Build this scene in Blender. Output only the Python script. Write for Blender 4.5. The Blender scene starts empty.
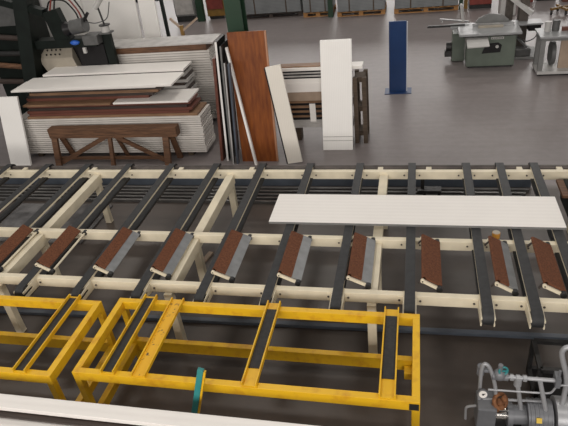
import bpy, bmesh, math, random
from mathutils import Vector, Matrix

random.seed(7)
S = bpy.context.scene
COL = S.collection
PI = math.pi

# ------------------------------------------------------------------ materials
def new_mat(name):
    m = bpy.data.materials.new(name)
    m.use_nodes = True
    nt = m.node_tree
    return m, nt, nt.nodes['Principled BSDF']

def mat(name, col, rough=0.5, metal=0.0, var=0.12, scale=6.0, stretch=(1, 1, 1), bump=0.0, spec=0.5, col2=None, lo=0.35, hi=0.65, detail=5):
    """plain material whose colour drifts between col and col2 with object space noise"""
    m, nt, b = new_mat(name)
    N, L = nt.nodes, nt.links
    tc = N.new('ShaderNodeTexCoord'); mp = N.new('ShaderNodeMapping')
    mp.inputs['Scale'].default_value = stretch
    L.new(tc.outputs['Object'], mp.inputs['Vector'])
    no = N.new('ShaderNodeTexNoise'); no.inputs['Scale'].default_value = scale; no.inputs['Detail'].default_value = detail
    L.new(mp.outputs['Vector'], no.inputs['Vector'])
    cr = N.new('ShaderNodeValToRGB')
    c2 = col2 if col2 else tuple(max(0, c * (1 - var * 2)) for c in col)
    cr.color_ramp.elements[0].position = lo; cr.color_ramp.elements[1].position = hi
    cr.color_ramp.elements[0].color = (*c2, 1); cr.color_ramp.elements[1].color = (*col, 1)
    L.new(no.outputs['Fac'], cr.inputs['Fac'])
    L.new(cr.outputs['Color'], b.inputs['Base Color'])
    b.inputs['Roughness'].default_value = rough
    b.inputs['Metallic'].default_value = metal
    b.inputs['Specular IOR Level'].default_value = spec
    if bump:
        bp = N.new('ShaderNodeBump'); bp.inputs['Strength'].default_value = bump; bp.inputs['Distance'].default_value = 0.01
        L.new(no.outputs['Fac'], bp.inputs['Height']); L.new(bp.outputs['Normal'], b.inputs['Normal'])
    return m

def striped(name, col, col2, axis, freq, rough=0.45, bump=0.15, spec=0.4):
    """panel skin with fine embossed lines along its length"""
    m, nt, b = new_mat(name)
    N, L = nt.nodes, nt.links
    tc = N.new('ShaderNodeTexCoord')
    w = N.new('ShaderNodeTexWave'); w.wave_type = 'BANDS'; w.bands_direction = axis
    w.inputs['Scale'].default_value = freq; w.inputs['Distortion'].default_value = 0.3; w.inputs['Detail'].default_value = 1
    no = N.new('ShaderNodeTexNoise'); no.inputs['Scale'].default_value = 3; no.inputs['Detail'].default_value = 4
    L.new(tc.outputs['Object'], w.inputs['Vector']); L.new(tc.outputs['Object'], no.inputs['Vector'])
    mx = N.new('ShaderNodeMix'); mx.data_type = 'RGBA'
    mx.inputs['A'].default_value = (*col2, 1); mx.inputs['B'].default_value = (*col, 1)
    ml = N.new('ShaderNodeMath'); ml.operation = 'MULTIPLY_ADD'; ml.inputs[1].default_value = 0.45
    L.new(w.outputs['Fac'], ml.inputs[0]); L.new(no.outputs['Fac'], ml.inputs[2])
    L.new(ml.outputs[0], mx.inputs['Factor'])
    L.new(mx.outputs['Result'], b.inputs['Base Color'])
    bp = N.new('ShaderNodeBump'); bp.inputs['Strength'].default_value = bump; bp.inputs['Distance'].default_value = 0.004
    L.new(w.outputs['Fac'], bp.inputs['Height']); L.new(bp.outputs['Normal'], b.inputs['Normal'])
    b.inputs['Roughness'].default_value = rough
    b.inputs['Specular IOR Level'].default_value = spec
    return m

M = {}
M['cream'] = mat('cream_paint', (0.74, 0.66, 0.50), 0.45, var=0.07, scale=5)
M['yellow'] = mat('yellow_paint', (0.74, 0.43, 0.012), 0.42, scale=9, col2=(0.60, 0.30, 0.012), lo=0.30, hi=0.5)
M['yellow_worn'] = mat('worn_yellow_paint', (0.74, 0.40, 0.015), 0.45, scale=22, col2=(0.10, 0.06, 0.03), lo=0.30, hi=0.40, detail=3)
M['track'] = mat('black_track', (0.022, 0.02, 0.019), 0.6, scale=30, col2=(0.010, 0.010, 0.010), bump=0.3)
M['belt'] = mat('belt_rubber', (0.026, 0.0265, 0.028), 0.62, scale=20, var=0.2, bump=0.1)
M['strap'] = mat('return_strap', (0.085, 0.070, 0.058), 0.7, scale=10, var=0.2)
M['rubber'] = mat('black_rubber', (0.014, 0.014, 0.015), 0.5)
M['shaft'] = mat('dark_shaft', (0.085, 0.070, 0.062), 0.42, metal=0.3, scale=8, var=0.2)
M['brown_pad'] = mat('brown_carpet', (0.165, 0.064, 0.032), 0.85, scale=60, col2=(0.10, 0.038, 0.020), bump=0.5, spec=0.2)
M['galv'] = mat('galvanised_sheet', (0.225, 0.23, 0.235), 0.42, metal=0.25, scale=9, var=0.1)
M['steel'] = mat('grey_steel', (0.36, 0.36, 0.36), 0.35, metal=0.7, scale=8, var=0.12)
M['chrome'] = mat('polished_steel', (0.75, 0.72, 0.68), 0.16, metal=1.0, var=0.05)
M['bluegrey'] = mat('bluegrey_paint', (0.085, 0.10, 0.125), 0.4, scale=5, var=0.12)
M['darksteel'] = mat('dark_steel', (0.028, 0.027, 0.027), 0.45, metal=0.2, scale=9, var=0.2)
M['rod'] = mat('bare_rod', (0.16, 0.155, 0.15), 0.35, metal=0.5, scale=8, var=0.2)
M['film'] = mat('wrapped_sheet', (0.17, 0.165, 0.165), 0.22, scale=5, col2=(0.085, 0.08, 0.08), bump=0.5)
M['white'] = striped('white_panel_skin', (0.82, 0.785, 0.745), (0.755, 0.72, 0.685), 'Y', 4.5)
M['white_edge'] = striped('white_panel_edge', (0.66, 0.625, 0.585), (0.42, 0.39, 0.36), 'Z', 16, bump=0.4)
M['white_door'] = striped('white_door_skin', (0.83, 0.81, 0.78), (0.76, 0.74, 0.71), 'X', 10, bump=0.08)
M['ivory_door'] = striped('ivory_door_skin', (0.76, 0.715, 0.64), (0.70, 0.65, 0.58), 'X', 10, bump=0.08)
M['grey_pack'] = striped('grey_sheet_pack', (0.20, 0.21, 0.215), (0.09, 0.095, 0.10), 'Z', 7, bump=0.5)
M['grey_panel'] = mat('grey_panel', (0.47, 0.45, 0.43), 0.5, scale=5)
M['redbrown'] = mat('red_brown_board', (0.14, 0.046, 0.030), 0.5, scale=4, stretch=(0.5, 8, 8), col2=(0.10, 0.032, 0.02))
M['brownwood'] = mat('brown_board', (0.27, 0.155, 0.085), 0.6, scale=5, stretch=(0.6, 9, 9), col2=(0.14, 0.075, 0.04))
M['darkboard'] = mat('dark_board', (0.050, 0.034, 0.028), 0.45, scale=5, stretch=(0.6, 9, 9), var=0.2)
M['blackfilm'] = mat('black_film', (0.012, 0.011, 0.012), 0.4, var=0.1, spec=0.25)
M['trestle'] = mat('old_timber', (0.155, 0.074, 0.036), 0.7, scale=6, stretch=(0.7, 7, 7), col2=(0.075, 0.034, 0.016), bump=0.3)
M['bearer'] = mat('pallet_timber', (0.085, 0.058, 0.038), 0.8, scale=6, stretch=(0.7, 7, 7), var=0.2, bump=0.3)
M['pallet'] = mat('fresh_pallet_timber', (0.44, 0.225, 0.075), 0.7, scale=6, stretch=(0.7, 7, 7), col2=(0.27, 0.13, 0.045))
M['cabin_wood'] = mat('orange_wood_veneer', (0.245, 0.070, 0.013), 0.45, spec=0.25, scale=2.4, stretch=(9, 9, 0.45), col2=(0.135, 0.034, 0.008), lo=0.3, hi=0.7)
M['veneer_edge'] = mat('veneer_edge', (0.40, 0.19, 0.10), 0.45, var=0.05)
M['blue'] = mat('blue_lacquer', (0.003, 0.030, 0.115), 0.38, var=0.06, scale=3)
M['blue_edge'] = mat('pale_edge', (0.50, 0.52, 0.56), 0.4, var=0.05)
M['col_green'] = mat('column_green', (0.010, 0.040, 0.018), 0.45, var=0.1, scale=3)
M['saw_green'] = mat('machine_green', (0.115, 0.138, 0.112), 0.45, var=0.07, scale=4)
M['cast'] = mat('cast_table', (0.30, 0.305, 0.31), 0.38, metal=0.3, var=0.07)
M['lightgrey'] = mat('light_grey_paint', (0.46, 0.45, 0.435), 0.45, var=0.06)
M['midgrey'] = mat('mid_grey_paint', (0.19, 0.19, 0.185), 0.5, var=0.1)
M['machine'] = mat('machine_black_green', (0.006, 0.010, 0.008), 0.5, scale=5, var=0.2, spec=0.2)
M['motor'] = mat('motor_grey', (0.10, 0.10, 0.098), 0.5, scale=7, var=0.15)
M['beige'] = mat('beige_box', (0.35, 0.31, 0.25), 0.5, var=0.06)
M['plastic_blue'] = mat('blue_plastic', (0.02, 0.11, 0.50), 0.4, var=0.05)
M['rust'] = mat('rusty_iron', (0.25, 0.105, 0.04), 0.8, scale=25, col2=(0.13, 0.05, 0.02), bump=0.5)
M['orange'] = mat('amber_tape', (0.45, 0.21, 0.03), 0.35, var=0.1)
M['pipe'] = mat('pipe_grey', (0.38, 0.385, 0.40), 0.38, metal=0.3, var=0.07)
M['pump'] = mat('pump_grey', (0.17, 0.175, 0.188), 0.45, metal=0.15, var=0.1)
M['teal'] = mat('teal_paint', (0.03, 0.24, 0.23), 0.5, var=0.08)
M['valve_teal'] = mat('valve_teal', (0.03, 0.21, 0.22), 0.45, var=0.1)
M['sticker'] = mat('yellow_sticker', (0.70, 0.47, 0.05), 0.5, var=0.03)
M['paper'] = mat('white_paper', (0.80, 0.77, 0.73), 0.6, var=0.03)
M['labelblue'] = mat('label_blue', (0.25, 0.42, 0.60), 0.5, var=0.03)
M['red'] = mat('dull_red', (0.21, 0.035, 0.025), 0.5, var=0.15)
M['ochre'] = mat('ochre_paint', (0.23, 0.125, 0.022), 0.5, var=0.15)
M['tan'] = mat('tan_board', (0.36, 0.27, 0.20), 0.6, var=0.08)

m_, nt_, b_ = new_mat('sheen_glow')
b_.inputs['Base Color'].default_value = (.6, .62, .65, 1); b_.inputs['Emission Color'].default_value = (1, .96, .93, 1); b_.inputs['Emission Strength'].default_value = 5.0  # glow of the added panes that feed the floor reflection
M['pane_glow'] = m_

def floor_mat():
    m, nt, b = new_mat('polished_concrete')
    N, L = nt.nodes, nt.links
    tc = N.new('ShaderNodeTexCoord')
    n1 = N.new('ShaderNodeTexNoise'); n1.inputs['Scale'].default_value = 0.55; n1.inputs['Detail'].default_value = 6
    n2 = N.new('ShaderNodeTexNoise'); n2.inputs['Scale'].default_value = 7; n2.inputs['Detail'].default_value = 8
    n3 = N.new('ShaderNodeTexNoise'); n3.inputs['Scale'].default_value = 1.6; n3.inputs['Detail'].default_value = 7
    mp = N.new('ShaderNodeMapping'); mp.inputs['Scale'].default_value = (0.5, 5.0, 1)
    L.new(tc.outputs['Object'], mp.inputs['Vector'])
    L.new(tc.outputs['Object'], n1.inputs['Vector']); L.new(tc.outputs['Object'], n2.inputs['Vector']); L.new(mp.outputs['Vector'], n3.inputs['Vector'])
    a = N.new('ShaderNodeMath'); a.operation = 'ADD'; L.new(n1.outputs['Fac'], a.inputs[0]); L.new(n2.outputs['Fac'], a.inputs[1])
    a2 = N.new('ShaderNodeMath'); a2.operation = 'ADD'; L.new(a.outputs[0], a2.inputs[0]); L.new(n3.outputs['Fac'], a2.inputs[1])
    d = N.new('ShaderNodeMath'); d.operation = 'DIVIDE'; d.inputs[1].default_value = 3; L.new(a2.outputs[0], d.inputs[0])
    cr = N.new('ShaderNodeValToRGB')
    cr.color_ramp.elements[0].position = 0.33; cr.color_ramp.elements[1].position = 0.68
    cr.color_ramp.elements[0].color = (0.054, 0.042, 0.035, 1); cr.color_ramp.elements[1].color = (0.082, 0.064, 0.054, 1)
    L.new(d.outputs[0], cr.inputs['Fac']); # dark brown in front of the beam, blending to lighter grey behind it
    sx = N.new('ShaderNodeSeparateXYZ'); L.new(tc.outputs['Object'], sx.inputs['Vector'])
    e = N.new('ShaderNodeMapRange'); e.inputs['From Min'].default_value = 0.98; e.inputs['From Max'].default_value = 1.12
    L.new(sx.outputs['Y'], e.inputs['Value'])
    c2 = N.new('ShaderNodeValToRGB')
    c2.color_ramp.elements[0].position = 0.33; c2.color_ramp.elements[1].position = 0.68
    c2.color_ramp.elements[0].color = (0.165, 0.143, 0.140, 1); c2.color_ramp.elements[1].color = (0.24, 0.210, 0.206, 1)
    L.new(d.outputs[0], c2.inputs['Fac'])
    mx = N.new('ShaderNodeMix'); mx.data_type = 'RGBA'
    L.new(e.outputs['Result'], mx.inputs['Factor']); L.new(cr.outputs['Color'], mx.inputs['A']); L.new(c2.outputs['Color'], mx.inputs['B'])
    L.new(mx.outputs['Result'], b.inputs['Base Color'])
    rr = N.new('ShaderNodeMapRange'); rr.inputs['To Min'].default_value = 0.30; rr.inputs['To Max'].default_value = 0.46
    L.new(d.outputs[0], rr.inputs['Value']); L.new(rr.outputs['Result'], b.inputs['Roughness'])
    b.inputs['Specular IOR Level'].default_value = 0.5
    return m
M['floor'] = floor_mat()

# ------------------------------------------------------------------ mesh helpers
WORLD = {}

class MB:
    """collects shapes, given in room metres, into ONE mesh object"""
    def __init__(self): self.bm = bmesh.new()
    def box(self, c, s, rot=None):
        r = bmesh.ops.create_cube(self.bm, size=1.0)
        R = rot.to_4x4() if rot is not None else Matrix.Identity(4)
        bmesh.ops.transform(self.bm, verts=r['verts'], matrix=Matrix.Translation(c) @ R @ Matrix.Diagonal((*s, 1)))
        return self
    def span(self, x0, x1, y0, y1, z0, z1):
        return self.box(((x0 + x1) / 2, (y0 + y1) / 2, (z0 + z1) / 2), (abs(x1 - x0), abs(y1 - y0), abs(z1 - z0)))
    def bar(self, p, q, w, h, up=(0, 0, 1)):
        """rectangular bar from p to q, w wide and h along up"""
        p, q = Vector(p), Vector(q); z = (q - p).normalized(); u = Vector(up)
        x = u.cross(z)
        if x.length < 1e-4: x = Vector((1, 0, 0)).cross(z)
        x.normalize(); y = z.cross(x)
        R = Matrix((x, y, z)).transposed()
        return self.box((p + q) / 2, (w, h, (q - p).length), R)
    def hexa(self, pts):
        """eight corners: four of one face, then the four opposite"""
        v = [self.bm.verts.new(p) for p in pts]
        for f in ((0, 1, 2, 3), (7, 6, 5, 4), (0, 4, 5, 1), (1, 5, 6, 2), (2, 6, 7, 3), (3, 7, 4, 0)):
            self.bm.faces.new([v[i] for i in f])
        return self
    def cyl(self, p, q, r, r2=None, n=16):
        p, q = Vector(p), Vector(q); d = q - p
        R = d.to_track_quat('Z', 'Y').to_matrix().to_4x4()
        bmesh.ops.create_cone(self.bm, cap_ends=True, cap_tris=False, segments=n, radius1=r, radius2=r if r2 is None else r2,
                              depth=d.length, matrix=Matrix.Translation((p + q) / 2) @ R)
        return self
    def ball(self, c, r, sc=(1, 1, 1)):
        bmesh.ops.create_uvsphere(self.bm, u_segments=14, v_segments=9, radius=r, matrix=Matrix.Translation(c) @ Matrix.Diagonal((*sc, 1)))
        return self
    def torus(self, c, axis, R, r, n=20, k=8):
        Q = Vector(axis).to_track_quat('Z', 'Y').to_matrix()
        rings = []
        for i in range(n):
            a = 2 * PI * i / n; ring = []
            for j in range(k):
                t = 2 * PI * j / k
                p = Vector(((R + r * math.cos(t)) * math.cos(a), (R + r * math.cos(t)) * math.sin(a), r * math.sin(t)))
                ring.append(self.bm.verts.new(Vector(c) + Q @ p))
            rings.append(ring)
        for i in range(n):
            A, B = rings[i], rings[(i + 1) % n]
            for j in range(k): self.bm.faces.new((A[j], B[j], B[(j + 1) % k], A[(j + 1) % k]))
        return self
    def tube(self, pts, r, n=8, rounds=3):
        """round tube through pts with softened corners"""
        P = [Vector(p) for p in pts]
        for _ in range(rounds):
            Q = [P[0]]
            for a, b in zip(P, P[1:]): Q += [a.lerp(b, .2), a.lerp(b, .8)]
            Q.append(P[-1]); P = Q
        ref = Vector((0.31, 0.87, 0.37)); rings = []
        for i, p in enumerate(P):
            t = (P[min(i + 1, len(P) - 1)] - P[max(i - 1, 0)]).normalized()
            x = t.cross(ref).normalized(); y = t.cross(x)
            rings.append([self.bm.verts.new(p + r * (math.cos(2 * PI * j / n) * x + math.sin(2 * PI * j / n) * y)) for j in range(n)])
        for A, B in zip(rings, rings[1:]):
            for j in range(n): self.bm.faces.new((A[j], A[(j + 1) % n], B[(j + 1) % n], B[j]))
        self.bm.faces.new(rings[0][::-1]); self.bm.faces.new(rings[-1])
        return self
    def extrude(self, prof, axis, a, b):
        """closed profile of (u, v) swept along axis from a to b; axis x: (y, z), axis y: (x, z), axis z: (x, y)"""
        def P(u, v, w): return {'x': (w, u, v), 'y': (u, w, v), 'z': (u, v, w)}[axis]
        A = [self.bm.verts.new(P(u, v, a)) for u, v in prof]; B = [self.bm.verts.new(P(u, v, b)) for u, v in prof]
        n = len(prof)
        self.bm.faces.new(A); self.bm.faces.new(B[::-1])
        for i in range(n): self.bm.faces.new((A[i], B[i], B[(i + 1) % n], A[(i + 1) % n]))
        return self
    def build(self, name, m, parent=None, origin=None, bevel=0.0, smooth=False):
        bmesh.ops.recalc_face_normals(self.bm, faces=self.bm.faces)
        if parent is not None: o0 = WORLD[parent.name]
        elif origin is not None: o0 = Vector(origin)
        else:
            vs = [v.co for v in self.bm.verts]
            o0 = Vector(((min(v.x for v in vs) + max(v.x for v in vs)) / 2, (min(v.y for v in vs) + max(v.y for v in vs)) / 2, min(v.z for v in vs)))
        bmesh.ops.translate(self.bm, verts=self.bm.verts, vec=-o0)
        me = bpy.data.meshes.new(name); self.bm.to_mesh(me); self.bm.free()
        me.materials.append(M[m])
        if smooth:
            for p in me.polygons: p.use_smooth = True
            me.set_sharp_from_angle(angle=math.radians(40))
        o = bpy.data.objects.new(name, me); COL.objects.link(o)
        if parent is not None: o.parent = parent
        else: o.location = o0
        WORLD[o.name] = o0.copy()
        if bevel:
            b = o.modifiers.new('bevel', 'BEVEL'); b.width = bevel; b.segments = 2; b.limit_method = 'ANGLE'
        return o

def tag(o, label=None, cat=None, group=None, kind=None):
    if label: o['label'] = label
    if cat: o['category'] = cat
    if group: o['group'] = group
    if kind: o['kind'] = kind
    return o

def thing(name, loc, label, cat, group=None):
    o = bpy.data.objects.new(name, None); COL.objects.link(o); o.location = loc; o.empty_display_size = 0.1
    WORLD[o.name] = Vector(loc)
    return tag(o, label, cat, group)

def dup(o, loc, label=None, parent=None):
    """copy of a thing or part with copies of its parts and sub-parts"""
    c = o.copy(); COL.objects.link(c)
    WORLD[c.name] = Vector(loc) if parent is None else WORLD[parent.name]
    c.location = loc
    if label: c['label'] = label
    for ch in o.children:
        d = ch.copy(); COL.objects.link(d); d.parent = c; WORLD[d.name] = WORLD[c.name]
        for g in ch.children:
            e = g.copy(); COL.objects.link(e); e.parent = d; WORLD[e.name] = WORLD[c.name]
    if parent is not None: c.parent = parent
    return c

ORD = ['topmost', 'second', 'third', 'fourth', 'fifth', 'sixth', 'seventh', 'eighth', 'ninth', 'tenth', 'eleventh', 'twelfth', 'thirteenth',
       'fourteenth', 'fifteenth', 'sixteenth', 'seventeenth', 'eighteenth', 'nineteenth', 'twentieth', 'twenty-first', 'twenty-second',
       'twenty-third', 'twenty-fourth', 'twenty-fifth', 'twenty-sixth', 'twenty-seventh', 'twenty-eighth', 'twenty-ninth', 'thirtieth',
       'thirty-first', 'thirty-second', 'thirty-third', 'thirty-fourth']

# ------------------------------------------------------------------ the setting
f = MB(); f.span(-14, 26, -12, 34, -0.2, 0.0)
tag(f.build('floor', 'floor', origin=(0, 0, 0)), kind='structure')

w = MB().span(-14, 26, 33, 33.3, 0, 4.2).span(-14, 26, 33, 33.3, 9.2, 11)
for k in range(9): w.span(-14 + 4.95 * k, -14 + 4.95 * k + .6, 33, 33.3, 4.2, 9.2)
tag(w.build('wall_back', 'midgrey', origin=(0, 33, 0)), kind='structure')
for k in range(8):
    x = -13.4 + 4.95 * k
    g = MB().span(x, x + 4.35, 33.1, 33.16, 4.2, 9.2).build('sheen_pane_%d' % (k + 1), 'pane_glow')  # unseen glowing panes added to lay a sheen on the far floor
    tag(g, kind='structure')

# ------------------------------------------------------------------ the cream transfer conveyor
H = 0.87
conv = thing('transfer_conveyor', (3.9, -1.25, 0), 'long cream steel transfer conveyor with dark belts and brown tilting pads', 'conveyor')
X0, X1 = -2.2, 8.42
for y0 in (0.0, -1.584, -2.503):
    r = MB().span(X0, X1, y0 - 0.065, y0, H - 0.118, H)
    r.build('rail', 'cream', conv, bevel=0.004)
MB().span(X1 - 0.10, X1, -2.503, -0.065, H - 0.118, H - 0.003).build('end_rail', 'cream', conv, bevel=0.004)
BEAM_X = (1.62, 3.75, 5.93)
for x in BEAM_X:
    MB().span(x - .055, x + .055, -2.50, -0.066, H - 0.185, H - 0.045).build('cross_beam', 'cream', conv, bevel=0.003)
for x in BEAM_X + (-0.5, X1 - 0.05):
    for y in (-0.13, -1.66, -2.57):
        l = MB().span(x - .045, x + .045, y - .04, y + .04, 0.01, H - .118)
        l.span(x - .048, x + .048, y - .043, y + .043, 0, 0.012)
        l.build('leg', 'cream', conv, bevel=0.002)
# the drive shaft along the back with its bearings
MB().cyl((X0, .105, .835), (X1 - .05, .105, .835), .042, n=20).build('drive_shaft', 'shaft', conv, smooth=True)
for x in (-0.75, 0.31, 1.53, 2.96, 4.05, 5.88, 6.52, 7.66, 8.14):
    b = MB().span(x - .035, x + .035, .0, .075, .79, .868)
    b.cyl((x, .015, .868), (x, .015, .872), .01)
    b.build('bearing', 'cream', conv, bevel=0.006)

def belt_loop(x):
    prof = []
    r, zc, yb, yf = .072, .833, .105, -2.765
    for i in range(13):
        a = -PI / 2 + PI * i / 12; prof.append((yb + r * math.cos(a), zc + r * math.sin(a)))
    for i in range(13):
        a = PI / 2 + PI * i / 12; prof.append((yf + r * math.cos(a), zc + r * math.sin(a)))
    return r, zc, yb, yf, prof

def make_belt(x):
    r, zc, yb, yf, prof = belt_loop(x)
    w = .05; t = .008
    ins = []
    cy = (yb + yf) / 2
    for (y, z) in prof:
        c = Vector((yb if y > yb else yf if y < yf else y, zc)); d = Vector((y, z)) - c
        ins.append(tuple(c + d * ((r - t) / r)))
    m = MB(); n = len(prof); bm = m.bm
    V = [[bm.verts.new((x + s * w, y, z)) for (y, z) in P] for P in (prof, ins) for s in (-1, 1)]
    for i in range(n):
        j = (i + 1) % n
        bm.faces.new((V[0][i], V[0][j], V[1][j], V[1][i])); bm.faces.new((V[2][i], V[3][i], V[3][j], V[2][j]))
        bm.faces.new((V[0][i], V[2][i], V[2][j], V[0][j])); bm.faces.new((V[1][i], V[1][j], V[3][j], V[3][i]))
    b = m.build('belt', 'belt', conv, smooth=True)
    s = MB().span(x - .049, x + .049, -2.70, .04, .868, .8955)
    s.build('belt_support', 'cream', b, bevel=0.002)
    MB().cyl((x - .047, yf, zc), (x + .047, yf, zc), r - t - .001, n=24).build('pulley', 'rubber', b, smooth=True)
    MB().cyl((x - .047, yb, zc), (x + .047, yb, zc), r - t - .001, n=24).build('pulley', 'rubber', b, smooth=True)
    MB().span(x - .045, x + .045, -2.70, .05, .735, .742).build('return_strap', 'strap', b)
    for sgn in (-1, 1):
        e = MB(); xa = x + sgn * .058
        # tensioner cheek with an open slot for the axle
        e.extrude([(-2.50, .87), (-2.50, .755), (-2.62, .765), (-2.83, .775), (-2.83, .81), (-2.67, .815), (-2.67, .845), (-2.83, .848), (-2.83, .872), (-2.62, .88)], 'x', xa - .006, xa + .006)
        e.span(xa - .006, xa + sgn * .055, -2.575, -2.566, .765, .86)
        e.build('tensioner_plate', 'cream', b)
    for sgn in (-1, 1):
        for ya, yb2, rr in ((-2.568, -2.582, .012), (-.065, -.075, .011), (-1.649, -1.658, .010)):
            MB().cyl((x + sgn * .10, ya, .815), (x + sgn * .10, yb2, .815), rr, n=8).build('bolt', 'shaft', b)
    return b

proto = make_belt(0.0)
belt_x = [-1.4, -0.7] + [0.7 * i for i in range(1, 11)] + [7.421, 7.839]
for x in belt_x:
    dup(proto, (x, 0, 0), parent=conv)

# tilting pads between the belts
PADS = [(0.70 - 0.0 + .15, .90, False), (1.44, 1.587, False), (2.11, 2.278, False), (2.855, 3.02, True), (3.55, 3.722, True), (4.253, 4.45, True),
        (4.977, 5.17, True), (5.70, 5.893, True), (6.43, 6.59, False), (7.12, 7.288, True), (7.545, 7.714, False)]
for xl, xr, grey in PADS:
    zl, zr = .955, .862
    ya, yb = -2.40, -1.665
    dx, dz = xr - xl, zr - zl
    n = Vector((-dz, 0, dx)).normalized()
    def P(t, y, off): return Vector((xl + dx * t, y, zl + dz * t)) + n * off
    def plate(t0, t1, o0, o1, y0, y1): return MB().hexa([P(t0, y0, o0), P(t1, y0, o0), P(t1, y1, o0), P(t0, y1, o0), P(t0, y0, o1), P(t1, y0, o1), P(t1, y1, o1), P(t0, y1, o1)])
    tb = .60 if grey else (.74 if xl < 2.5 else 1.06)
    pd = plate(-.06, tb, .0, .02, ya, yb)
    pd.cyl((xl, ya, zl), (xl, yb, zl), .021, n=14)
    pad = pd.build('tilting_pad', 'brown_pad', conv)
    for y in (ya - .016, yb - .03):
        fl = MB().hexa([P(-.02, y - .011, -.036), P(1, y - .011, -.036), P(1, y + .011, -.036), P(-.02, y + .011, -.036),
                        P(-.02, y - .011, -.003), P(1, y - .011, -.003), P(1, y + .011, -.003), P(-.02, y + .011, -.003)])
        fl.cyl(P(0, y - .014, -.018), P(0, y + .012, -.018), .021)
        arm = fl.build('arm', 'cream', pad, bevel=.002)
    for y in (ya + .02, yb - .05): MB().bar(P(0, y, -.012), (xl - .05, y, .882), .014, .02, up=(0, 1, 0)).build('hinge', 'shaft', pad)
    MB().cyl(P(0, ya - .034, -.018), P(0, ya - .028, -.018), .008, n=8).build('pin', 'rubber', pad)
    if grey: plate(tb, 1.10, .0, .016, ya - .005, yb + .005).build('metal_strip', 'galv', pad)
    MB().cyl(P(1, ya - .02, -.012), P(1, yb + .02, -.012), .014, n=12).build('rod', 'cream', pad, smooth=True)
    for y in (ya - .05, yb + .004):
        MB().cyl(P(1, y, -.012), P(1, y + .046, -.012), .030, n=16).build('end_cap', 'rubber', pad, smooth=True)
# drive unit at the far right corner: sprockets, chain, gearbox, motor
MB().span(8.16, 8.32, -.62, -.12, .52, .80).build('gearbox', 'machine', conv, bevel=.01)
MB().cyl((8.33, -.30, .80), (8.345, -.30, .80), .12, n=24).build('sprocket', 'steel', conv)
MB().cyl((8.33, .105, .835), (8.345, .105, .835), .08, n=20).build('sprocket', 'steel', conv)
ch = MB()
for i in range(26):
    t = i / 25
    for zo in (.10, -.10):
        ch.box((8.338, -.30 + .405 * t, .80 + .035 * t + zo * (1 - .3 * t)), (.022, .012, .016))
ch.build('drive_chain', 'rod', conv)
MB().cyl((8.24, -.62, .63), (8.24, -.95, .63), .10, n=24).build('motor', 'motor', conv, smooth=True)
MB().span(8.06, 8.14, -.60, -.2, .80, .84).build('gear_guard', 'trestle', conv, bevel=.004)
MB().tube([(8.20, -.5, .80), (8.18, -.42, .93), (8.28, -.3, .98), (8.33, -.15, .90), (8.30, -.05, .80)], .014).build('cable', 'darksteel', conv, smooth=True)
MB().tube([(8.26, -.75, .72), (8.22, -.70, .86), (8.30, -.52, .92), (8.35, -.42, .84)], .012).build('cable', 'saw_green', conv, smooth=True)

# ------------------------------------------------------------------ the white panel riding on the belts
pw = MB().span(4.635, 7.925, -1.425, -0.785, .906, .938)
pwo = tag(pw.build('ribbed_panel', 'white', bevel=.004), 'long white ribbed panel lying across the belts of the cream conveyor', 'panel')
MB().span(4.637, 7.923, -1.4275, -1.4255, .909, .936).build('edge_strip', 'midgrey', pwo)
c = MB().cyl((7.20, -1.545, .87), (7.20, -1.545, .935), .042, n=24)
cn = c.build('tape_roll', 'orange', smooth=True)
tag(cn, 'small amber tape roll with white top on the conveyor middle rail', 'tape')
MB().cyl((7.20, -1.545, .935), (7.20, -1.545, .94), .037, n=24).build('core', 'beige', cn)

# ------------------------------------------------------------------ yellow carrier frames
def yellow_stand(x0, x1, y0, y1, label, tracks, plates):
    t = thing('roller_stand', ((x0 + x1) / 2, (y0 + y1) / 2, 0), label, 'stand')
    T = .93; w = .062; h = .10
    MB().span(x0, x1, y0, y0 + w, T - h, T).build('top_rail', 'yellow', t, bevel=.003)
    MB().span(x0, x1, y1 - w, y1, T - h, T).build('top_rail', 'yellow', t, bevel=.003)
    for xa in (x0, x1 - w):
        MB().span(xa, xa + w, y0 + w, y1 - w, T - h, T - .001).build('top_rail', 'yellow', t, bevel=.003)
        MB().span(xa, xa + w, y0 + w, y1 - w, .24, .34).build('lower_rail', 'yellow', t, bevel=.003)
        for ya in (y0, y1 - w):
            MB().span(xa, xa + w, ya, ya + w, 0.0, T - h).build('leg', 'yellow', t, bevel=.003)
    MB().span(x0 + w, x1 - w, y1 - w + .002, y1, .235, .375).build('lower_rail', 'yellow', t, bevel=.003)
    for x in tracks:
        c = MB().span(x - .066, x + .066, y0 + .01, y1 + .03, T + .001, T + .010)
        c.span(x - .066, x - .054, y0 + .01, y1 + .03, T + .01, T + .045).span(x + .054, x + .066, y0 + .01, y1 + .03, T + .01, T + .045)
        ch = c.build('channel', 'yellow', t)
        MB().span(x - .052, x + .052, y0 + (.20 if x > 4 else .03), y1 - (.065 if x > 4 else .0), T + .0101, T + .016).build('slide_strip', 'track', ch)
    for xa, xb in plates:
        c = MB().span(xa, xb, y0 + .005, y1 + .01, T + .001, T + .010).span(xa, xa + .012, y0 + .005, y1 + .01, T + .01, T + .035).span(xb - .012, xb, y0 + .005, y1 + .01, T + .01, T + .035)
        ch = c.build('channel', 'yellow', t)
        MB().span(xa + .013, xb - .013, y0 + .01, y1, T + .0101, T + .014).build('worn_strip', 'yellow_worn', ch)
    return t

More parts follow.
